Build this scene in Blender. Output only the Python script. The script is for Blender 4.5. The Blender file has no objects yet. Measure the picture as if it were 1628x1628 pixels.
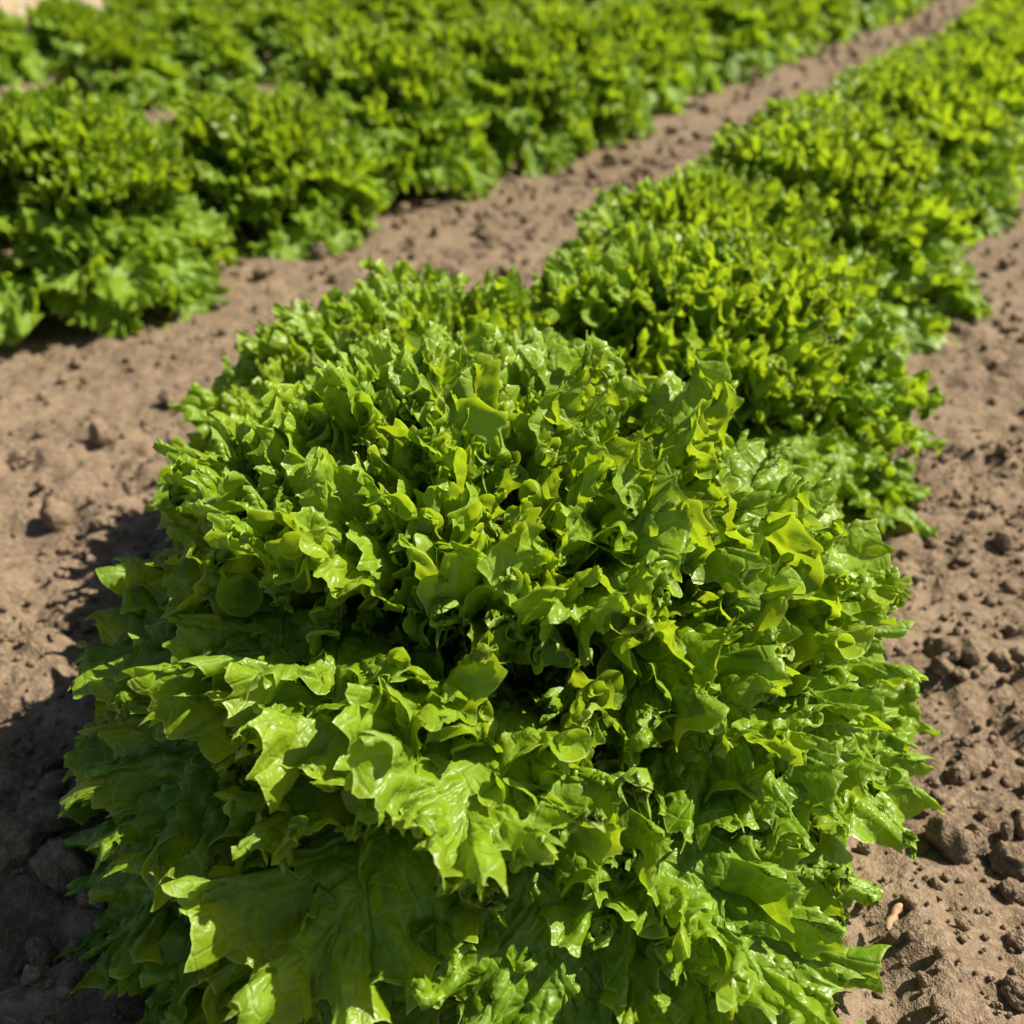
import bpy, math, random
import numpy as np
from mathutils import Vector, Matrix, Euler

# ---------------------------------------------------------------- camera, sky, sun, exposure
S = bpy.context.scene
COL = S.collection
H = 0.40                                              # the phone is held 40 cm above the soil
cam = bpy.data.objects.new('camera', bpy.data.cameras.new('camera')); COL.objects.link(cam); S.camera = cam
cam.location = (0, 0, H); cam.rotation_euler = (math.radians(90-30.3), 0, 0)
cam.data.sensor_width = 36; cam.data.lens = 36.1
cam.data.clip_start = 0.02; cam.data.clip_end = 500
cam.data.dof.use_dof = True; cam.data.dof.focus_distance = 0.40; cam.data.dof.aperture_fstop = 9.5

SUN_AZ, SUN_EL = math.radians(82), math.radians(50)   # from the right, clockwise from the view direction
sun_dir = Vector((math.sin(SUN_AZ)*math.cos(SUN_EL), math.cos(SUN_AZ)*math.cos(SUN_EL), math.sin(SUN_EL)))
W = bpy.data.worlds.new('World'); S.world = W; W.use_nodes = True
nt = W.node_tree
bg = nt.nodes['Background']; sky = nt.nodes.new('ShaderNodeTexSky'); sky.sky_type = 'NISHITA'; sky.sun_disc = False
sky.sun_elevation = SUN_EL; sky.sun_rotation = SUN_AZ
nt.links.new(sky.outputs[0], bg.inputs[0]); bg.inputs[1].default_value = 0.05
sun = bpy.data.objects.new('sun', bpy.data.lights.new('sun', 'SUN')); COL.objects.link(sun)
sun.data.energy = 5.0; sun.data.angle = math.radians(0.53); sun.data.color = (1.0, 0.93, 0.82)
sun.rotation_euler = sun_dir.to_track_quat('Z', 'Y').to_euler()
vs = S.view_settings; vs.view_transform = 'Standard'; vs.look = 'None'; vs.exposure = 1.0; vs.gamma = 1
S.render.engine = 'CYCLES'
S.cycles.max_bounces = 4; S.cycles.diffuse_bounces = 2; S.cycles.transmission_bounces = 3; S.cycles.glossy_bounces = 2
S.cycles.use_denoising = True; S.cycles.use_adaptive_sampling = True; S.cycles.adaptive_threshold = 0.03
S.cycles.sample_clamp_indirect = 4

# rows run 28.5 degrees to the right of the view
RA = math.radians(28.5)
ROW = np.array([math.sin(RA), math.cos(RA)]); ACR = np.array([math.cos(RA), -math.sin(RA)])
def at_row(off, t):
    p = (ACR*off+ROW*t)*H
    return float(p[0]), float(p[1])

# ---------------------------------------------------------------- small helpers
def mesh_obj(name, V, F, mat=None, parent=None, smooth_on=True):
    me = bpy.data.meshes.new(name)
    V = np.asarray(V, np.float32); F = np.asarray(F, np.int32)
    me.vertices.add(len(V)); me.vertices.foreach_set('co', V.ravel())
    k = F.shape[1]
    me.loops.add(F.size); me.loops.foreach_set('vertex_index', F.ravel())
    me.polygons.add(len(F)); me.polygons.foreach_set('loop_start', np.arange(0, F.size, k, dtype=np.int32))
    me.polygons.foreach_set('loop_total', np.full(len(F), k, np.int32))
    me.polygons.foreach_set('use_smooth', np.full(len(F), smooth_on, bool))
    me.update(calc_edges=True)
    if mat: me.materials.append(mat)
    o = bpy.data.objects.new(name, me); COL.objects.link(o)
    if parent: o.parent = parent
    return o
def add_attr(me, name, vals):
    a = me.attributes.new(name, 'FLOAT', 'POINT'); a.data.foreach_set('value', np.asarray(vals, np.float32).ravel())
def grid_faces(a, b):
    i = np.arange(a*b).reshape(a, b)
    return np.stack([i[:-1, :-1], i[1:, :-1], i[1:, 1:], i[:-1, 1:]], -1).reshape(-1, 4)
def tag(o, label, cat, group=None):
    o['label'] = label; o['category'] = cat
    if group: o['group'] = group
    return o
def hash2(ix, iy, s):
    h = (ix.astype(np.int64)*374761393+iy.astype(np.int64)*668265263+s*2147483647+s*s*97) & 0xffffffff
    h = ((h ^ (h >> 13))*1274126177) & 0xffffffff
    h = ((h ^ (h >> 16))*2246822519) & 0xffffffff
    return ((h ^ (h >> 15)) & 0xffffff)/float(0xffffff)
def vnoise2(x, y, s):
    ix = np.floor(x); iy = np.floor(y); fx = x-ix; fy = y-iy
    fx = fx*fx*(3-2*fx); fy = fy*fy*(3-2*fy)
    a = hash2(ix, iy, s); b = hash2(ix+1, iy, s); c = hash2(ix, iy+1, s); d = hash2(ix+1, iy+1, s)
    return (a*(1-fx)+b*fx)*(1-fy)+(c*(1-fx)+d*fx)*fy
def lumps(x, y, s, jit=.9):
    """rounded lumps: 1 - F1^2 of a jittered cell noise, each cell with its own height"""
    ix = np.floor(x); iy = np.floor(y)
    best = np.full(x.shape, 0.0)
    for dx in (-1, 0, 1):
        for dy in (-1, 0, 1):
            cx = ix+dx; cy = iy+dy
            px = cx+.5+(hash2(cx, cy, s)-.5)*jit; py = cy+.5+(hash2(cx, cy, s+1)-.5)*jit
            r = .35+.5*hash2(cx, cy, s+2)
            q = 1-((x-px)**2+(y-py)**2)/(r*r)
            best = np.maximum(best, np.sqrt(np.clip(q, 0, 1))*r)
    return best

# ---------------------------------------------------------------- materials
class NT:
    def __init__(s, name):
        s.m = bpy.data.materials.new(name); s.m.use_nodes = True; s.t = s.m.node_tree
        s.p = s.t.nodes['Principled BSDF']; s.out = s.t.nodes['Material Output']
    def n(s, ty, **k):
        nd = s.t.nodes.new('ShaderNode'+ty)
        for a, b in k.items(): setattr(nd, a, b)
        return nd
    def l(s, a, b): s.t.links.new(a, b)
    def math(s, op, a, b=None, clamp=False):
        nd = s.n('Math', operation=op); nd.use_clamp = clamp
        for i, v in enumerate((a, b)):
            if v is None: continue
            if isinstance(v, (int, float)): nd.inputs[i].default_value = v
            else: s.l(v, nd.inputs[i])
        return nd.outputs[0]
    def rng(s, v, a, b, c=0., d=1., smooth=True):
        nd = s.n('MapRange', interpolation_type='SMOOTHSTEP' if smooth else 'LINEAR')
        s.l(v, nd.inputs[0])
        for i, q in enumerate((a, b, c, d)): nd.inputs[i+1].default_value = q
        return nd.outputs[0]
    def mix(s, f, a, b, blend='MIX'):
        nd = s.n('Mix', data_type='RGBA', blend_type=blend)
        if isinstance(f, (int, float)): nd.inputs[0].default_value = f
        else: s.l(f, nd.inputs[0])
        for i, v in ((6, a), (7, b)):
            if isinstance(v, tuple): nd.inputs[i].default_value = (*v, 1)
            else: s.l(v, nd.inputs[i])
        return nd.outputs[2]
    def noise(s, co, scale, detail=3, rough=.55, dist=0.):
        nd = s.n('TexNoise'); s.l(co, nd.inputs['Vector'])
        nd.inputs['Scale'].default_value = scale; nd.inputs['Detail'].default_value = detail
        nd.inputs['Roughness'].default_value = rough; nd.inputs['Distortion'].default_value = dist
        return nd.outputs['Fac']

def soil_material(name, tint=(1, 1, 1)):
    q = NT(name)
    geo = q.n('NewGeometry').outputs['Position']
    a = q.noise(geo, 9, 2); b = q.noise(geo, 230, 2, .65); c = q.noise(geo, 1100, 1, .6)
    def t(c): return tuple(c[i]*tint[i] for i in range(3))
    col = q.mix(q.rng(a, .3, .7), t((.138, .097, .059)), t((.208, .150, .093)))
    col = q.mix(q.rng(b, .38, .72), col, t((.265, .195, .125)))
    col = q.mix(q.rng(c, .52, .75, 0, .6), col, t((.115, .077, .050)))
    q.l(col, q.p.inputs['Base Color'])
    q.p.inputs['Roughness'].default_value = .95; q.p.inputs['Specular IOR Level'].default_value = .15
    hgt = q.math('ADD', q.math('MULTIPLY', q.noise(geo, 42, 2, .6), 3.5), q.math('ADD', b, q.math('MULTIPLY', c, .45)))
    bp = q.n('Bump'); bp.inputs['Strength'].default_value = .9; bp.inputs['Distance'].default_value = .0032
    q.l(hgt, bp.inputs['Height']); q.l(bp.outputs[0], q.p.inputs['Normal'])
    return q.m

def leaf_material(name, far=False):
    q = NT(name)
    tc = q.n('TexCoord').outputs['Object']
    rho = q.n('Attribute', attribute_name='rho').outputs['Fac']
    vein = q.n('Attribute', attribute_name='vein').outputs['Fac']
    tone = q.n('Attribute', attribute_name='tone').outputs['Fac']
    rnd = q.n('ObjectInfo').outputs['Random']
    fine = q.noise(tc, 420, 1)
    vo = q.n('TexVoronoi', feature='DISTANCE_TO_EDGE'); vo.inputs['Scale'].default_value = 105; q.l(tc, vo.inputs['Vector'])
    net = q.rng(vo.outputs['Distance'], .0, .10, 1, 0)
    vein = q.math('MAXIMUM', vein, q.math('MULTIPLY', net, .7))
    col = q.mix(q.rng(tone, .2, .8), (.090, .190, .004), (.142, .250, .005))
    col = q.mix(q.rng(rnd, 0, 1, 0, .5, False), col, (.190, .298, .006))
    edge = q.rng(rho, .978, .998)
    heart = q.rng(q.n('Attribute', attribute_name='heart').outputs['Fac'], 0, 1, 0, .65, False)
    col = q.mix(heart, col, (.25, .34, .010))
    col = q.mix(q.math('MULTIPLY', vein, .8), col, (.26, .40, .055))
    col = q.mix(q.math('MULTIPLY', edge, .75), col, (.36, .47, .09))
    bk = q.n('NewGeometry').outputs['Backfacing']
    col2 = q.mix(q.math('MULTIPLY', bk, .35), col, (.15, .25, .035))
    q.l(col2, q.p.inputs['Base Color'])
    q.l(q.math('ADD', q.rng(fine, .3, .7, .29, .46, False), q.math('MULTIPLY', bk, .12)), q.p.inputs['Roughness'])
    q.p.inputs['IOR'].default_value = 1.45; q.p.inputs['Specular IOR Level'].default_value = .42
    bp = q.n('Bump'); bp.inputs['Strength'].default_value = .55; bp.inputs['Distance'].default_value = .0010
    q.l(q.math('SUBTRACT', fine, q.math('MULTIPLY', net, .55)), bp.inputs['Height']); q.l(bp.outputs[0], q.p.inputs['Normal'])
    tr = q.n('BsdfTranslucent')
    tcol = q.mix(.5, q.mix(1.0, col, (2.6, 2.25, 1.0), 'MULTIPLY'), (.42, .58, .012))
    q.l(tcol, tr.inputs[0])
    ms = q.n('MixShader'); ms.inputs[0].default_value = .38
    q.l(q.p.outputs[0], ms.inputs[1]); q.l(tr.outputs[0], ms.inputs[2]); q.l(ms.outputs[0], q.out.inputs[0])
    return q.m

def plain(name, c, rough=.7, var=.25, scale=60, trans=None):
    q = NT(name); tc = q.n('TexCoord').outputs['Object']
    col = q.mix(q.rng(q.noise(tc, scale, 3), .3, .7), tuple(v*(1-var) for v in c), tuple(min(1, v*(1+var)) for v in c))
    q.l(col, q.p.inputs['Base Color']); q.p.inputs['Roughness'].default_value = rough
    return q.m

M_SOIL = soil_material('dry_soil')
M_LEAF = leaf_material('lettuce_leaf')
M_STEM = plain('lettuce_stem', (.30, .38, .12), .5)
M_STRAW = plain('dry_grass', (.42, .33, .17), .8, .3, 8)
M_VERGE = plain('verge_earth', (.40, .31, .19), .9, .25, 5)
M_YEL = plain('yellow_petals', (.75, .52, .02), .6, .1)
M_TWIG = plain('dead_twig', (.30, .19, .11), .85, .35, 200)
# ---------------------------------------------------------------- leaf shapes
def smooth(a, lo, hi):
    t = np.clip((a-lo)/(hi-lo), 0, 1); return t*t*(3-2*t)
def vnoise1(x, seed, n=512):
    r = np.random.RandomState(seed).rand(n)
    i = np.floor(x).astype(int); f = x - i; f = f*f*f*(f*(f*6-15)+10)
    return r[i % n]*(1-f) + r[(i+1) % n]*f
def leaf_normals(P):
    du = np.gradient(P, axis=0); dv = np.gradient(P, axis=1)
    n = np.cross(dv, du); return n/(np.linalg.norm(n, axis=-1, keepdims=True)+1e-9)
def blur(A, k, axis=0):
    for _ in range(k):
        B = A.copy(); A = np.moveaxis(A, axis, 0); B = np.moveaxis(B, axis, 0)
        A = np.concatenate([A[:1], (B[:-2]+2*B[1:-1]+B[2:])*.25, A[-1:]], 0); A = np.moveaxis(A, 0, axis)
    return A
def h3(c, k): return hash2(c[..., 0]*7+c[..., 2]*131, c[..., 1]*3-c[..., 2]*57, k)
NO = 800
def grow_leaf(s):
    """One ruffled leaf: an arched blade around a midrib, its margin thrown into folds on folds, the edge toothed.
    Grid: along the margin (from one side of the base round the tip to the other) by out from the midrib."""
    sd = s['seed']; ln = s['len']; NP = 1600
    rows = np.concatenate([np.linspace(0, .40, 8)[:-1], np.linspace(.40, .70, 8)[:-1], np.linspace(.70, 1, 13)])
    ph, rh = np.meshgrid(np.linspace(-1, 1, NP), rows, indexing='ij')
    fan = np.radians(s['fan'])
    fa = np.linspace(0, 1, 400); ft = fa*fan
    ex_ = lambda a: s['wid']*np.sin(a*fan)**.95*(1-.45*smooth(a, .45, 1))
    fl = np.concatenate([[0], np.cumsum(np.hypot(np.diff(ex_(fa)), np.diff(ln*.44*np.cos(ft))))])
    a = np.interp(np.abs(ph), fl/fl[-1], fa); S = ph[:, 0]*fl[-1]                       # S: arc length along the flat margin
    lob = 1+s['lob']*(vnoise1(ph*s['nl']+50, sd+31)-.5)*2*smooth(rh, .25, 1)
    ey = ln*.56+ln*.44*np.cos(a*fan); sy = ln*(.80*(1-a)+.02)
    X = np.sign(ph)*rh*ex_(a)*lob; Y = s['pet']+sy+(ey-sy)*rh*lob
    # arch of the blade
    y = np.linspace(0, (ln+s['pet'])*1.4, 240)
    th = np.radians(s['th0']+(s['th1']-s['th0'])*smooth(y/(ln+s['pet']), s['k0'], 1.1))
    cy = np.concatenate([[0], np.cumsum(np.cos(th[:-1])*np.diff(y))]); cz = np.concatenate([[0], np.cumsum(np.sin(th[:-1])*np.diff(y))])
    t = np.interp(Y, y, th); cup = s['cup']*X**2/ln
    P = np.stack([X, np.interp(Y, y, cy)-np.sin(t)*cup, np.interp(Y, y, cz)+np.cos(t)*cup], -1)
    # broad undulation of the blade
    und = (vnoise1(S/.06+9, sd+3)-.5)[:, None]*.030*smooth(rh, .15, 1)
    P = P-leaf_normals(P)*und[..., None]
    # folds
    lam, A0 = s['lam'], s['ra']
    def frame():
        N = blur(leaf_normals(P), 6); T = np.gradient(P, axis=0); T = blur(T/(np.linalg.norm(T, axis=-1, keepdims=True)+1e-9), 6)
        D = P[:, -1]-P[:, -6]; D = blur(D/(np.linalg.norm(D, axis=-1, keepdims=True)+1e-9), 8)[:, None, :]
        return N, T, D
    N, T, D = frame()
    q = 2*np.pi*(S/lam+.8*vnoise1(S/lam*.40+40, sd+7))[:, None]+1.4*(1-rh)*(vnoise1(S/lam*.3+60, sd+8)-.5)[:, None]*2
    A = A0*(.35+1.25*vnoise1(S/lam*.55+80, sd+9))[:, None]
    w = smooth(rh, .30, 1.02)**1.25
    P = P+N*(A*np.sin(q)*w)[..., None]+T*(lam*.15*(A/A0)*np.sin(2*q+.5)*w**1.4)[..., None]+D*(A*.45*np.cos(q+1.1)*w)[..., None]
    N, T, D = frame()
    m = np.concatenate([[0], np.cumsum(np.linalg.norm(np.diff(P[:, -1], axis=0), axis=-1))])
    l2 = lam*.75
    q = 2*np.pi*(m/l2+.8*vnoise1(m/l2*.45+40, sd+17))[:, None]
    A = A0*.24*(.2+1.5*vnoise1(m/l2*.5+80, sd+19))[:, None]
    w = smooth(rh, .62, 1.02)**1.2
    P = P+N*(A*np.sin(q)*w)[..., None]+T*(l2*.09*(A/A0)*2.5*np.sin(2*q+.4)*w**1.3)[..., None]
    # lip turning over, then teeth
    N, T, D = frame()
    m = np.concatenate([[0], np.cumsum(np.linalg.norm(np.diff(P[:, -1], axis=0), axis=-1))])
    lip = -(vnoise1(m/.026+5, sd+41)-.36)*.012
    P = P+N*(lip[:, None]*smooth(rh, .72, 1.0)**1.8)[..., None]
    def teeth(pitch, k):
        u = m/pitch+1.1*vnoise1(m/pitch*.35, k); i = np.floor(u).astype(int); R = .1+.9*np.random.RandomState(k+3).rand(4000); f = u-i
        prof = .30*(.5+.5*np.cos(2*np.pi*f))+.70*(1-np.abs(np.sin(np.pi*f)))**1.4
        return prof*np.where(f < .5, R[i % 4000], R[(i+1) % 4000])
    e = teeth(s['tp'], sd+11)*s['ta']+teeth(s['tp']*.43, sd+5)*s['ta']*.28-.3*s['ta']+(vnoise1(m/(s['tp']*2.4), sd+77)-.5)*s['ta']*1.3
    D = P[:, -1]-P[:, -4]; D = blur(D/(np.linalg.norm(D, axis=-1, keepdims=True)+1e-9), 3)[:, None, :]
    P = P+D*(e[:, None]*smooth(rh, .80, 1.0))[..., None]
    # even out the points along the margin
    d = np.linalg.norm(np.diff(P[:, -1], axis=0), axis=-1); d = d/d.mean()*.8+.2
    mm = np.concatenate([[0], np.cumsum(d)]); f = np.interp(np.linspace(0, mm[-1], NO), mm, np.arange(NP))
    i0 = np.minimum(f.astype(int), NP-2); w = (f-i0)[:, None]
    mixw = lambda B: B[i0]*(1-w)+B[i0+1]*w
    P = np.stack([mixw(P[..., c]) for c in range(3)], -1); X = mixw(X); Y = mixw(Y); ph = mixw(ph); rh = mixw(rh)
    # veins, and the blade puckered between them
    B = P*s['net']; B = B+.35*np.sin(B[..., [1, 2, 0]]*1.7+sd)
    f1 = np.full(B.shape[:2], 9.); f2 = f1.copy(); ic = np.floor(B)
    for dx in (-1, 0, 1):
        for dy in (-1, 0, 1):
            for dz in (-1, 0, 1):
                c = ic+np.array([dx, dy, dz]); g = c+.1+.8*np.stack([h3(c, 1), h3(c, 2), h3(c, 3)], -1)
                r = np.sqrt(((B-g)**2).sum(-1)); f2 = np.where(r < f1, f1, np.minimum(f2, r)); f1 = np.minimum(f1, r)
    edge = f2-f1
    sv = np.abs((np.abs(ph)*6.5+vnoise1(np.abs(ph)*30+rh*2, sd)*.25) % 1-.5)
    side = (1-smooth(sv, .02, .09))*(1-.75*smooth(rh, .35, .95))*smooth(rh, 0, .05)
    VE = np.maximum(np.maximum(side, 1-smooth(rh, .02, .10)), (1-smooth(edge, 0, .17))*.5)
    TN = vnoise2(X*60+sd, Y*60, 5)
    P = P-leaf_normals(P)*((smooth(edge, 0, .5)-side*.6)*.0022*smooth(rh, .03, .2)*(1-.7*smooth(rh, .65, 1)))[..., None]
    return P, rh, VE, TN
def grow_leaves(specs):
    R = [grow_leaf(s) for s in specs]
    return np.stack([r[0] for r in R]), R[0][1], np.stack([r[2] for r in R]), np.stack([r[3] for r in R])
# ---------------------------------------------------------------- the soil
def axis_pts(lo, hi, step, far_lo, far_hi, g=1.035, cap=6.0):
    a = list(np.arange(lo, hi, step)); s = step; x = a[-1]
    while x < far_hi: s = min(s*g, cap); x += s; a.append(x)
    s = step; x = lo; b = []
    while x > far_lo: s = min(s*g, cap); x -= s; b.append(x)
    return np.array(b[::-1]+a)
gx = axis_pts(-.60, .74, .0042, -150, 150, 1.03); gy = axis_pts(.19, 1.10, .0042, -40, 250, 1.03)
GX, GY = np.meshgrid(gx, gy, indexing='ij')
dX = np.gradient(gx)[:, None]; dY = np.gradient(gy)[None, :]; CELL = np.maximum(dX, dY)+0*GX
def soil_height(x, y, cell):
    def fade(w): return np.clip((w/cell-2.0)/2.0, 0, 1)
    z = .016*(vnoise2(x/.33, y/.33, 3)-.5)+.010*(vnoise2(x/.11, y/.11, 4)-.5)*fade(.11)
    rough = smooth(vnoise2(x/.16+9, y/.16, 5)*.6+vnoise2(x/.06, y/.06, 6)*.4, .30, .72)      # cloddy against fine-crumbed patches
    corner = smooth(-x*1.0-(y-.36)*1.2, .02, .2)                                       # coarser by the near left corner
    rough = np.clip(rough*.8+corner*.7, 0, 1)
    z = z+.018*rough*fade(.05)*lumps(x/.042+vnoise2(x/.02, y/.02, 8)*.3, y/.042+vnoise2(x/.02, y/.02, 9)*.3, 20)
    z = z+.0128*(.35+.65*rough)*fade(.022)*lumps(x/.019+vnoise2(x/.009, y/.009, 10)*.35, y/.019, 30)
    z = z+.0070*fade(.0105)*lumps(x/.0098, y/.0098+vnoise2(x/.005, y/.005, 11)*.3, 40)
    z = z+.0022*(vnoise2(x/.0065, y/.0065, 12)-.5)*fade(.0075)
    return z-.012
GZ = soil_height(GX, GY, CELL)
ground = mesh_obj('ground', np.stack([GX, GY, GZ], -1).reshape(-1, 3), grid_faces(*GX.shape), M_SOIL)
ground['kind'] = 'structure'
def zsoil(x, y): return float(soil_height(np.array([x]), np.array([y]), np.array([.0036]))[0])

# ---------------------------------------------------------------- lettuce leaves (a library of shapes)
rl = random.Random(5)
specs = []
def spec(n, cls, **k):
    for i in range(n):
        s = dict(k); s['cls'] = cls; s['seed'] = len(specs)*7+3
        for q in ('len', 'wid', 'lam', 'ra', 'lob'): s[q] = s[q]*(1+rl.uniform(-.1, .1))
        s['th0'] += rl.uniform(-6, 6); s['th1'] += rl.uniform(-12, 12)
        specs.append(s)
spec(5, 'outer', len=.130, wid=.052, fan=150, pet=.080, th0=42, th1=-66, k0=.30, cup=.2, lam=.032, ra=.0125, lob=.20, nl=8, tp=.0150, ta=.0105, net=85)
spec(5, 'middle', len=.122, wid=.050, fan=150, pet=.080, th0=66, th1=-28, k0=.34, cup=.3, lam=.029, ra=.0120, lob=.20, nl=8, tp=.0140, ta=.0100, net=92)
spec(4, 'inner', len=.108, wid=.046, fan=148, pet=.088, th0=80, th1=18, k0=.40, cup=.4, lam=.025, ra=.0105, lob=.18, nl=8, tp=.0120, ta=.0085, net=105)
spec(2, 'heart', len=.092, wid=.038, fan=146, pet=.098, th0=88, th1=50, k0=.40, cup=.7, lam=.021, ra=.0085, lob=.16, nl=8, tp=.0100, ta=.0070, net=115)
spec(2, 'frill_low', len=.100, wid=.046, fan=150, pet=.102, th0=40, th1=-60, k0=.40, cup=.2, lam=.024, ra=.0105, lob=.20, nl=8, tp=.0120, ta=.0085, net=105)
spec(2, 'frill_mid', len=.094, wid=.044, fan=150, pet=.106, th0=62, th1=-22, k0=.42, cup=.3, lam=.022, ra=.0100, lob=.20, nl=8, tp=.0115, ta=.0080, net=110)
spec(2, 'frill_top', len=.088, wid=.042, fan=148, pet=.108, th0=80, th1=18, k0=.46, cup=.4, lam=.020, ra=.0092, lob=.18, nl=8, tp=.0105, ta=.0075, net=115)
LP, LRH, LVE, LTN = grow_leaves(specs)
HEART = {'outer': .0, 'middle': .3, 'inner': .75, 'heart': 1., 'frill_low': .15, 'frill_mid': .45, 'frill_top': .85}
lib = {}; lib_mid = {}
def leaf_mesh(k, si, sj):
    P = LP[k, ::si, ::sj]; a, b = P.shape[:2]
    o = mesh_obj('leaf', P.reshape(-1, 3), grid_faces(a, b), M_LEAF); me = o.data; bpy.data.objects.remove(o)
    add_attr(me, 'rho', LRH[::si, ::sj]); add_attr(me, 'vein', LVE[k, ::si, ::sj]); add_attr(me, 'tone', LTN[k, ::si, ::sj]); add_attr(me, 'heart', np.full(a*b, HEART[specs[k]['cls']]))
    return me
for k, s in enumerate(specs):
    lib.setdefault(s['cls'], []).append(leaf_mesh(k, 1, 1)); lib_mid.setdefault(s['cls'], []).append(leaf_mesh(k, 3, 2))

FRONT = (16, 52, 34, 46, 30, 36, 24)
FRILLY = (1, 62, 3, 74, 2, 58, 20)
def rosette(rnd, R=.2, hs=1.0, n=FRILLY):
    """leaf placements of one head: (class, index, matrix)"""
    out = []; az = rnd.uniform(0, 6.28); i = 0
    for (cls, r0, z0, t0, t1), cnt in zip((('outer', .018, .006, -34, 14), ('frill_low', .016, .006, -40, 16), ('middle', .014, .012, -22, 20), ('frill_mid', .012, .014, -24, 22), ('inner', .010, .018, -22, 12), ('frill_top', .008, .019, -22, 12), ('heart', .006, .022, -24, 6)), n):
        for q in range(cnt):
            az += 2.39996+rnd.uniform(-.22, .22)
            u = q/max(1, cnt-1)
            tilt = math.radians(t0+(t1-t0)*u+rnd.uniform(-12, 12))
            sc = (R/.2)*rnd.uniform(.88, 1.08)
            m = Matrix.Rotation(az, 4, 'Z') @ Matrix.Translation((0, r0*(R/.2), z0*hs)) @ Matrix.Rotation(tilt, 4, 'X') @ Matrix.Rotation(rnd.uniform(-.25, .25), 4, 'Y') @ Matrix.Diagonal((sc*rnd.choice((-1, 1)), sc, sc*hs, 1))
            out.append((cls, rnd.randrange(99), m)); i += 1
    return out

def stem_mesh():
    V = []; F = []; n = 10
    prof = [(.012, -.02), (.016, .0), (.018, .02), (.013, .045), (.004, .06)]
    for r, z in prof:
        for k in range(n):
            a = 2*math.pi*k/n; rr = r*(1+.12*math.sin(3*a+z*90)); V.append((rr*math.cos(a), rr*math.sin(a), z))
    for j in range(len(prof)-1):
        for k in range(n): F.append((j*n+k, j*n+(k+1) % n, (j+1)*n+(k+1) % n, (j+1)*n+k))
    return V, F
_o = mesh_obj('stem', *stem_mesh(), M_STEM); STEM = _o.data; bpy.data.objects.remove(_o)

def lettuce(off, t, R, hs, label, group, hi, seed, n=FRILLY):
    rnd = random.Random(seed); x, y = at_row(off, t)
    root = bpy.data.objects.new('lettuce', None); COL.objects.link(root)
    root.location = (x, y, zsoil(x, y)-(.010 if n is FRONT else .026)); root.empty_display_size = .05
    tag(root, label, 'lettuce', group)
    st = bpy.data.objects.new('stem', STEM); COL.objects.link(st); st.parent = root
    L = lib if hi else lib_mid
    for cls, k, m in rosette(rnd, R, hs, n):
        me = L[cls][k % len(L[cls])]
        o = bpy.data.objects.new('leaf', me); COL.objects.link(o); o.parent = root; o.matrix_local = m
    return root

# whole-crown meshes for the blurred heads far down the rows
def crown_mesh(seed):
    rnd = random.Random(seed); VV = []; FF = []; A = {'rho': [], 'vein': [], 'tone': [], 'heart': []}; n0 = 0
    idx = {}
    for k, s in enumerate(specs): idx.setdefault(s['cls'], []).append(k)
    for cls, k, m in rosette(rnd, .2, 1.0, (14, 30, 14, 38, 8, 34, 12)):
        k = idx[cls][k % len(idx[cls])]
        P = LP[k, ::8, ::4]; a, b = P.shape[:2]
        M3 = np.array(m); V = P.reshape(-1, 3) @ M3[:3, :3].T+M3[:3, 3]
        VV.append(V); FF.append(grid_faces(a, b)+n0); n0 += len(V)
        A['rho'].append(LRH[::8, ::4].ravel()); A['vein'].append(LVE[k, ::8, ::4].ravel()); A['tone'].append(LTN[k, ::8, ::4].ravel()); A['heart'].append(np.full(a*b, HEART[cls]))
    o = mesh_obj('leaves', np.concatenate(VV), np.concatenate(FF), M_LEAF); me = o.data; bpy.data.objects.remove(o)
    for q in A: add_attr(me, q, np.concatenate(A[q]))
    return me
CROWNS = [crown_mesh(900+i) for i in range(2)]
def far_lettuce(off, t, R, hs, label, group, seed):
    rnd = random.Random(seed); x, y = at_row(off, t)
    o = bpy.data.objects.new('lettuce', CROWNS[rnd.randrange(2)]); COL.objects.link(o)
    o.location = (x, y, -.036); o.rotation_euler = (0, 0, rnd.uniform(0, 6.28)); s = R/.2; o.scale = (s, s, s*hs)
    return tag(o, label, 'lettuce', group)

ORD = ['first', 'second', 'third', 'fourth', 'fifth', 'sixth', 'seventh', 'eighth', 'ninth', 'tenth', 'eleventh', 'twelfth', 'thirteenth', 'fourteenth', 'fifteenth', 'sixteenth', 'seventeenth', 'eighteenth', 'nineteenth', 'twentieth']
ORD += ['twenty-'+o for o in ORD[:9]]+['thirtieth']+['thirty-'+o for o in ORD[:9]]
G0 = 'lettuces in the middle row'
lettuce(-.51, .89, .205, 1.04, 'large sharp frilly green lettuce filling the foreground at the row end', G0, True, 11, FRONT)
lettuce(-.88, 1.30, .182, 1.06, 'frilly lettuce tucked behind the left shoulder of the big foreground head', G0, True, 12)
lettuce(-.58, 1.74, .188, 1.10, 'frilly lettuce directly behind the big foreground head, beside the bare soil strip', G0, True, 13)
rr = random.Random(77)
t = 2.36; i = 3
while t < 19:
    o_ = -.70+(-.08 if i % 2 else .08)+rr.uniform(-.05, .05); R = rr.uniform(.180, .193); hs = rr.uniform(1.06, 1.16)
    lab = '%s frilly lettuce from the near end of the middle row' % ORD[i]
    if t < 5.6: lettuce(o_, t, R, hs, lab, G0, False, 100+i)
    else: far_lettuce(o_, t, R, hs, lab, G0, 100+i)
    t += .64+rr.uniform(-.06, .06); i += 1
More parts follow.
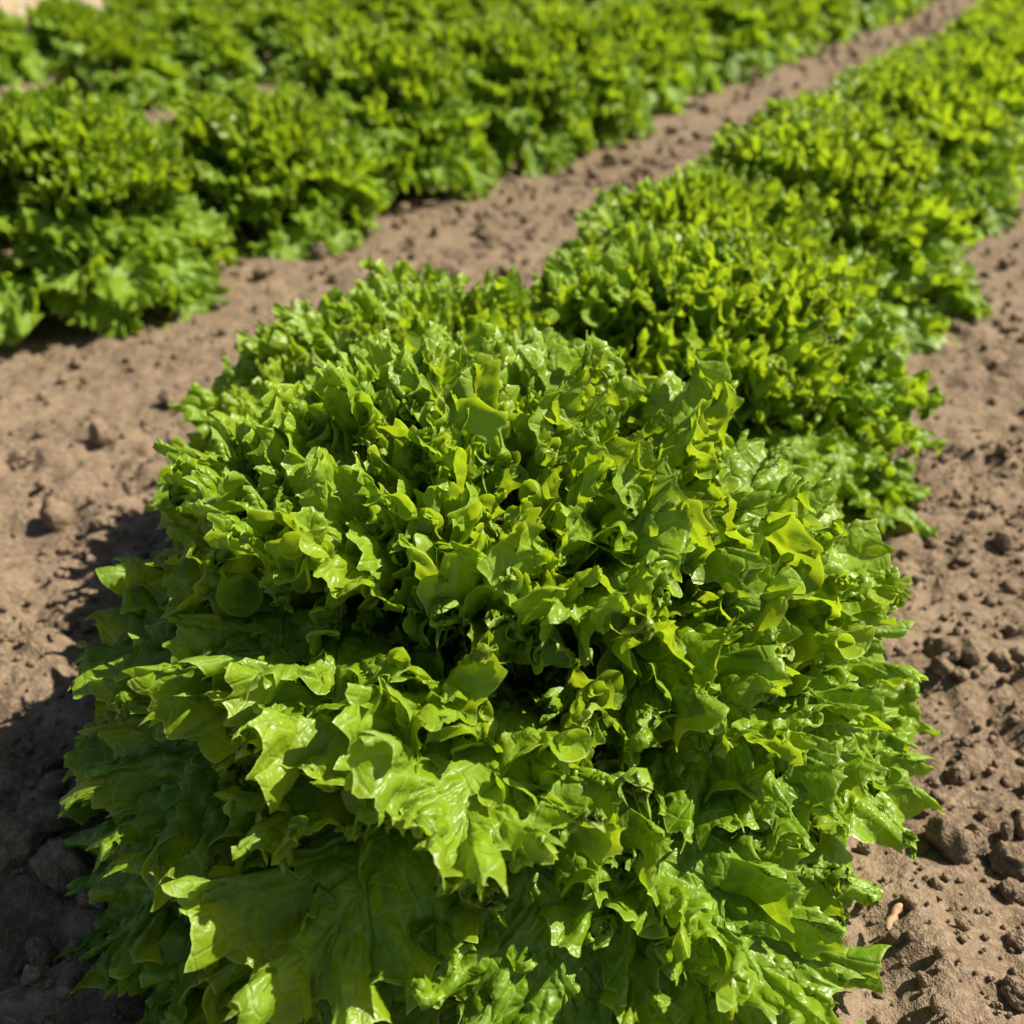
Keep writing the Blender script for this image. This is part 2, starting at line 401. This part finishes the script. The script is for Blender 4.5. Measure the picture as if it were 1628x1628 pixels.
def row(off, t0, t1, name, group, t_near, seed, sp=.87, R0=.165):
    rr = random.Random(seed); t = t0; i = 0
    while t < t1:
        o_ = off+rr.uniform(-.07, .07); R = R0*rr.uniform(.95, 1.07); hs = rr.uniform(1.22, 1.38)
        lab = '%s visible frilly lettuce from the left in %s' % (ORD[i], name)
        if t < t_near: lettuce(o_, t, R, hs, lab, group, False, seed*100+i)
        else: far_lettuce(o_, t, R, hs, lab, group, seed*100+i)
        t += sp+rr.uniform(-.06, .06); i += 1
row(-2.64, 2.10, 22, 'the blurred row beyond the furrow', 'lettuces in the row beyond the furrow', 6.0, 3, .80, .180)
row(-5.3, 4.80, 26, 'the third row from the camera', 'lettuces in the third row', 0, 4, .70, .170)
row(-6.9, 5.0, 28, 'the fourth row from the camera', 'lettuces in the fourth row', 0, 5, .70, .160)

# ---------------------------------------------------------------- clods and crumbs on the soil
def clod_mesh(seed, sub):
    import bmesh
    bm = bmesh.new(); bmesh.ops.create_icosphere(bm, subdivisions=sub, radius=1)
    r = np.random.RandomState(seed)
    V = np.array([v.co[:] for v in bm.verts]); F = np.array([[v.index for v in f.verts] for f in bm.faces])
    bm.free()
    sq = r.uniform(.7, 1.25, 3)
    d = np.ones(len(V))
    for k in range(9):                                   # flat broken faces
        n = r.randn(3); n /= np.linalg.norm(n); h = r.uniform(.62, .95); dot = V @ n
        d = np.where(dot > 1e-3, np.minimum(d, np.where(dot > h, h/np.maximum(dot, 1e-3), 9)), d)
    for fr, am in ((2.3, .10), (5, .07), (11, .045)):
        o = r.rand(3)*50
        d = d+am*2*((vnoise2(V[:, 0]*fr+o[0]+V[:, 2]*fr*.7, V[:, 1]*fr+o[1]-V[:, 2]*fr*.6, seed % 50+60))-.5)
    return V*d[:, None]*sq, F
CLODS = []
for k in range(9):
    o = mesh_obj('soil_clod', *clod_mesh(300+k, 4), M_SOIL); CLODS.append(o.data); bpy.data.objects.remove(o)
rc = random.Random(31)
HEADS = [(o.location.x, o.location.y, .14) for o in COL.objects if o.name.startswith('lettuce') and o.get('category') == 'lettuce' and o.location.y < 2.5]
def clear(x, y, f=1.0): return all((x-a)**2+(y-b)**2 > (r*f)**2 for a, b, r in HEADS)
def in_view(x, y, pad=.06):
    # plain camera cone test on the soil
    p = math.radians(30.3); dep = y*math.cos(p)+H*math.sin(p); up = y*math.sin(p)-H*math.cos(p)
    return dep > .05 and abs(x)/dep < .5+pad and abs(up)/dep < .5+pad
def put_clod(x, y, r, k=None, sink=.35):
    o = bpy.data.objects.new('soil_clod', CLODS[rc.randrange(len(CLODS)) if k is None else k]); COL.objects.link(o); o.parent = ground
    o.location = (x, y, zsoil(x, y)+r*(1-sink)*.7); o.rotation_euler = (rc.uniform(0, 6), rc.uniform(0, 6), rc.uniform(0, 6)); o.scale = (r, r*rc.uniform(.75, 1.1), r*rc.uniform(.65, 1))
n = 0
while n < 75:                                            # near left corner, coarse clods
    x = rc.uniform(-.27, -.02); y = rc.uniform(.235, .43)
    if not in_view(x, y) or not clear(x, y, .8): continue
    put_clod(x, y, min(.016, .0045*math.exp(abs(rc.gauss(0, .65))))); n += 1
while n < 150:                                           # near right corner
    x = rc.uniform(.02, .36); y = rc.uniform(.235, .55)
    if not in_view(x, y) or not clear(x, y, .85): continue
    put_clod(x, y, min(.013, .0032*math.exp(abs(rc.gauss(0, .6))))); n += 1
while n < 290:                                           # along both furrows
    t_ = rc.uniform(.8, 5); off = rc.choice((-1.7, .25))+rc.uniform(-.75, .55)
    x, y = at_row(off, t_)
    if not in_view(x, y) or not clear(x, y, 1.0): continue
    put_clod(x, y, min(.02, .0050*math.exp(abs(rc.gauss(0, .55))))); n += 1
def crumbs(name, cnt, region, r0, r1, sub, seed):
    rs = np.random.RandomState(seed)
    base = [clod_mesh(700+i, sub) for i in range(6)]
    VV = []; FF = []; n0 = 0; k = 0
    X = rs.uniform(region[0], region[1], cnt*6); Y = rs.uniform(region[2], region[3], cnt*6)
    Z = soil_height(X, Y, np.full(X.shape, .0036))
    for x, y, z in zip(X, Y, Z):
        if k >= cnt: break
        if not in_view(x, y) or not clear(x, y, .8): continue
        V, F = base[rs.randint(6)]; r = r0*(r1/r0)**(rs.rand()**2.6)
        a = Euler(rs.uniform(0, 6, 3)).to_matrix()
        VV.append(V @ np.array(a).T*r+np.array([x, y, z+r*.45])); FF.append(F+n0); n0 += len(V); k += 1
    o = mesh_obj(name, np.concatenate(VV), np.concatenate(FF), M_SOIL, ground); o['kind'] = 'stuff'
crumbs('crumbs', 3200, (-.33, .45, .23, .80), .0011, .0042, 2, 1)
crumbs('crumbs', 3500, (-1.2, 1.1, .5, 2.2), .0018, .008, 1, 2)
crumbs('crumbs', 4000, (-2.2, 3.2, 1.6, 6.0), .006, .018, 1, 3)

# dead bits lying by the front head
def twig(p0, p1, r, label):
    V = []; F = []; n = 7; K = 7; a = Vector(p0); b = Vector(p1); d = (b-a).normalized(); u = d.orthogonal().normalized(); v = d.cross(u); rt = random.Random(int(p0[0]*1e4))
    for j in range(K):
        q = a.lerp(b, j/(K-1))+u*rt.uniform(-.0009, .0009)
        for k in range(n):
            an = 2*math.pi*k/n; rr = r*(1+.25*rt.uniform(-1, 1))*(1 if 0 < j < K-1 else .55)
            V.append(tuple(q+u*math.cos(an)*rr+v*math.sin(an)*rr))
    for j in range(K-1):
        for k in range(n): F.append((j*n+k, j*n+(k+1) % n, (j+1)*n+(k+1) % n, (j+1)*n+k))
    o = mesh_obj('twig', V, F, M_TWIG); return tag(o, label, 'twig')
twig((.113, .272, .012), (.117, .287, .010), .0022, 'short stub of dead brown twig on the soil at the bottom edge')
twig((.166, .300, .010), (.176, .312, .012), .0018, 'small reddish brown flake of twig beside the pale clod')

# ---------------------------------------------------------------- dry grass beyond the field
def strip(name, o0, o1, t0, t1, z, mat):
    nx, ny = 24, 80; V = []
    for i in range(nx):
        for j in range(ny):
            x, y = at_row(o0+(o1-o0)*i/(nx-1), t0+(t1-t0)*j/(ny-1)); V.append((x, y, z+.012*math.sin(i*1.7+j*.9)*math.sin(j*.53)))
    o = mesh_obj(name, V, grid_faces(nx, ny), mat); o['kind'] = 'structure'; return o
strip('dry_verge', -8.9, -90, -30, 160, .012, M_VERGE)
rg = np.random.RandomState(8); V = []; F = []
for k in range(9000):
    off = -9.0-rg.rand()**1.6*12; t = rg.uniform(4, 24); x, y = at_row(off, t)
    h = rg.uniform(.02, .07); a = rg.uniform(0, 6.28); w = .0022; lx, ly = rg.randn(2)*.02
    b = len(V); V += [(x-w*math.cos(a), y-w*math.sin(a), 0), (x+w*math.cos(a), y+w*math.sin(a), 0), (x+lx*.4+w*.7*math.cos(a), y+ly*.4+w*.7*math.sin(a), h*.6), (x+lx, y+ly, h)]
    F += [(b, b+1, b+2), (b, b+2, b+3)]
g = mesh_obj('dry_grass', V, F, M_STRAW); g['kind'] = 'stuff'; g['label'] = 'short straw coloured dry grass beyond the lettuce rows'; g['category'] = 'grass'
def flower_mesh():
    V = []; F = []
    for k in range(4):
        a = math.pi*.5*k; V += [(.0016*math.cos(a), .0016*math.sin(a), 0), (.0012*math.cos(a), .0012*math.sin(a), .075)]
    for k in range(4): F.append((2*k, (2*k+2) % 8, (2*k+3) % 8, 2*k+1))
    return V, F
def petals_mesh():
    V = [(0, 0, .080)]; F = []
    for k in range(8):
        a = 2*math.pi*k/8; c, s = math.cos(a), math.sin(a); b = len(V)
        V += [(.010*c-.006*s, .010*s+.006*c, .083), (.021*c, .021*s, .078), (.010*c+.006*s, .010*s-.006*c, .083)]
        F += [(0, b, b+1, b+2)]
    return V, F
_s = mesh_obj('stem', *flower_mesh(), M_LEAF); FS = _s.data; bpy.data.objects.remove(_s)
_s = mesh_obj('petals', *petals_mesh(), M_YEL); FP = _s.data; bpy.data.objects.remove(_s)
rf = random.Random(4)
for k in range(46):
    off = -9.3-rf.random()*3.2; t = rf.uniform(6.2, 13); x, y = at_row(off, t)
    r = bpy.data.objects.new('yellow_flower', None); COL.objects.link(r); r.location = (x, y, .01); r.scale = (rf.uniform(.8, 1.2),)*3; r.rotation_euler = (rf.uniform(-.3, .3), rf.uniform(-.3, .3), rf.uniform(0, 6))
    tag(r, 'tiny yellow wildflower in the dry grass beyond the field', 'flower', 'yellow wildflowers in the dry grass')
    for nm, me in (('stem', FS), ('petals', FP)):
        c = bpy.data.objects.new(nm, me); COL.objects.link(c); c.parent = r
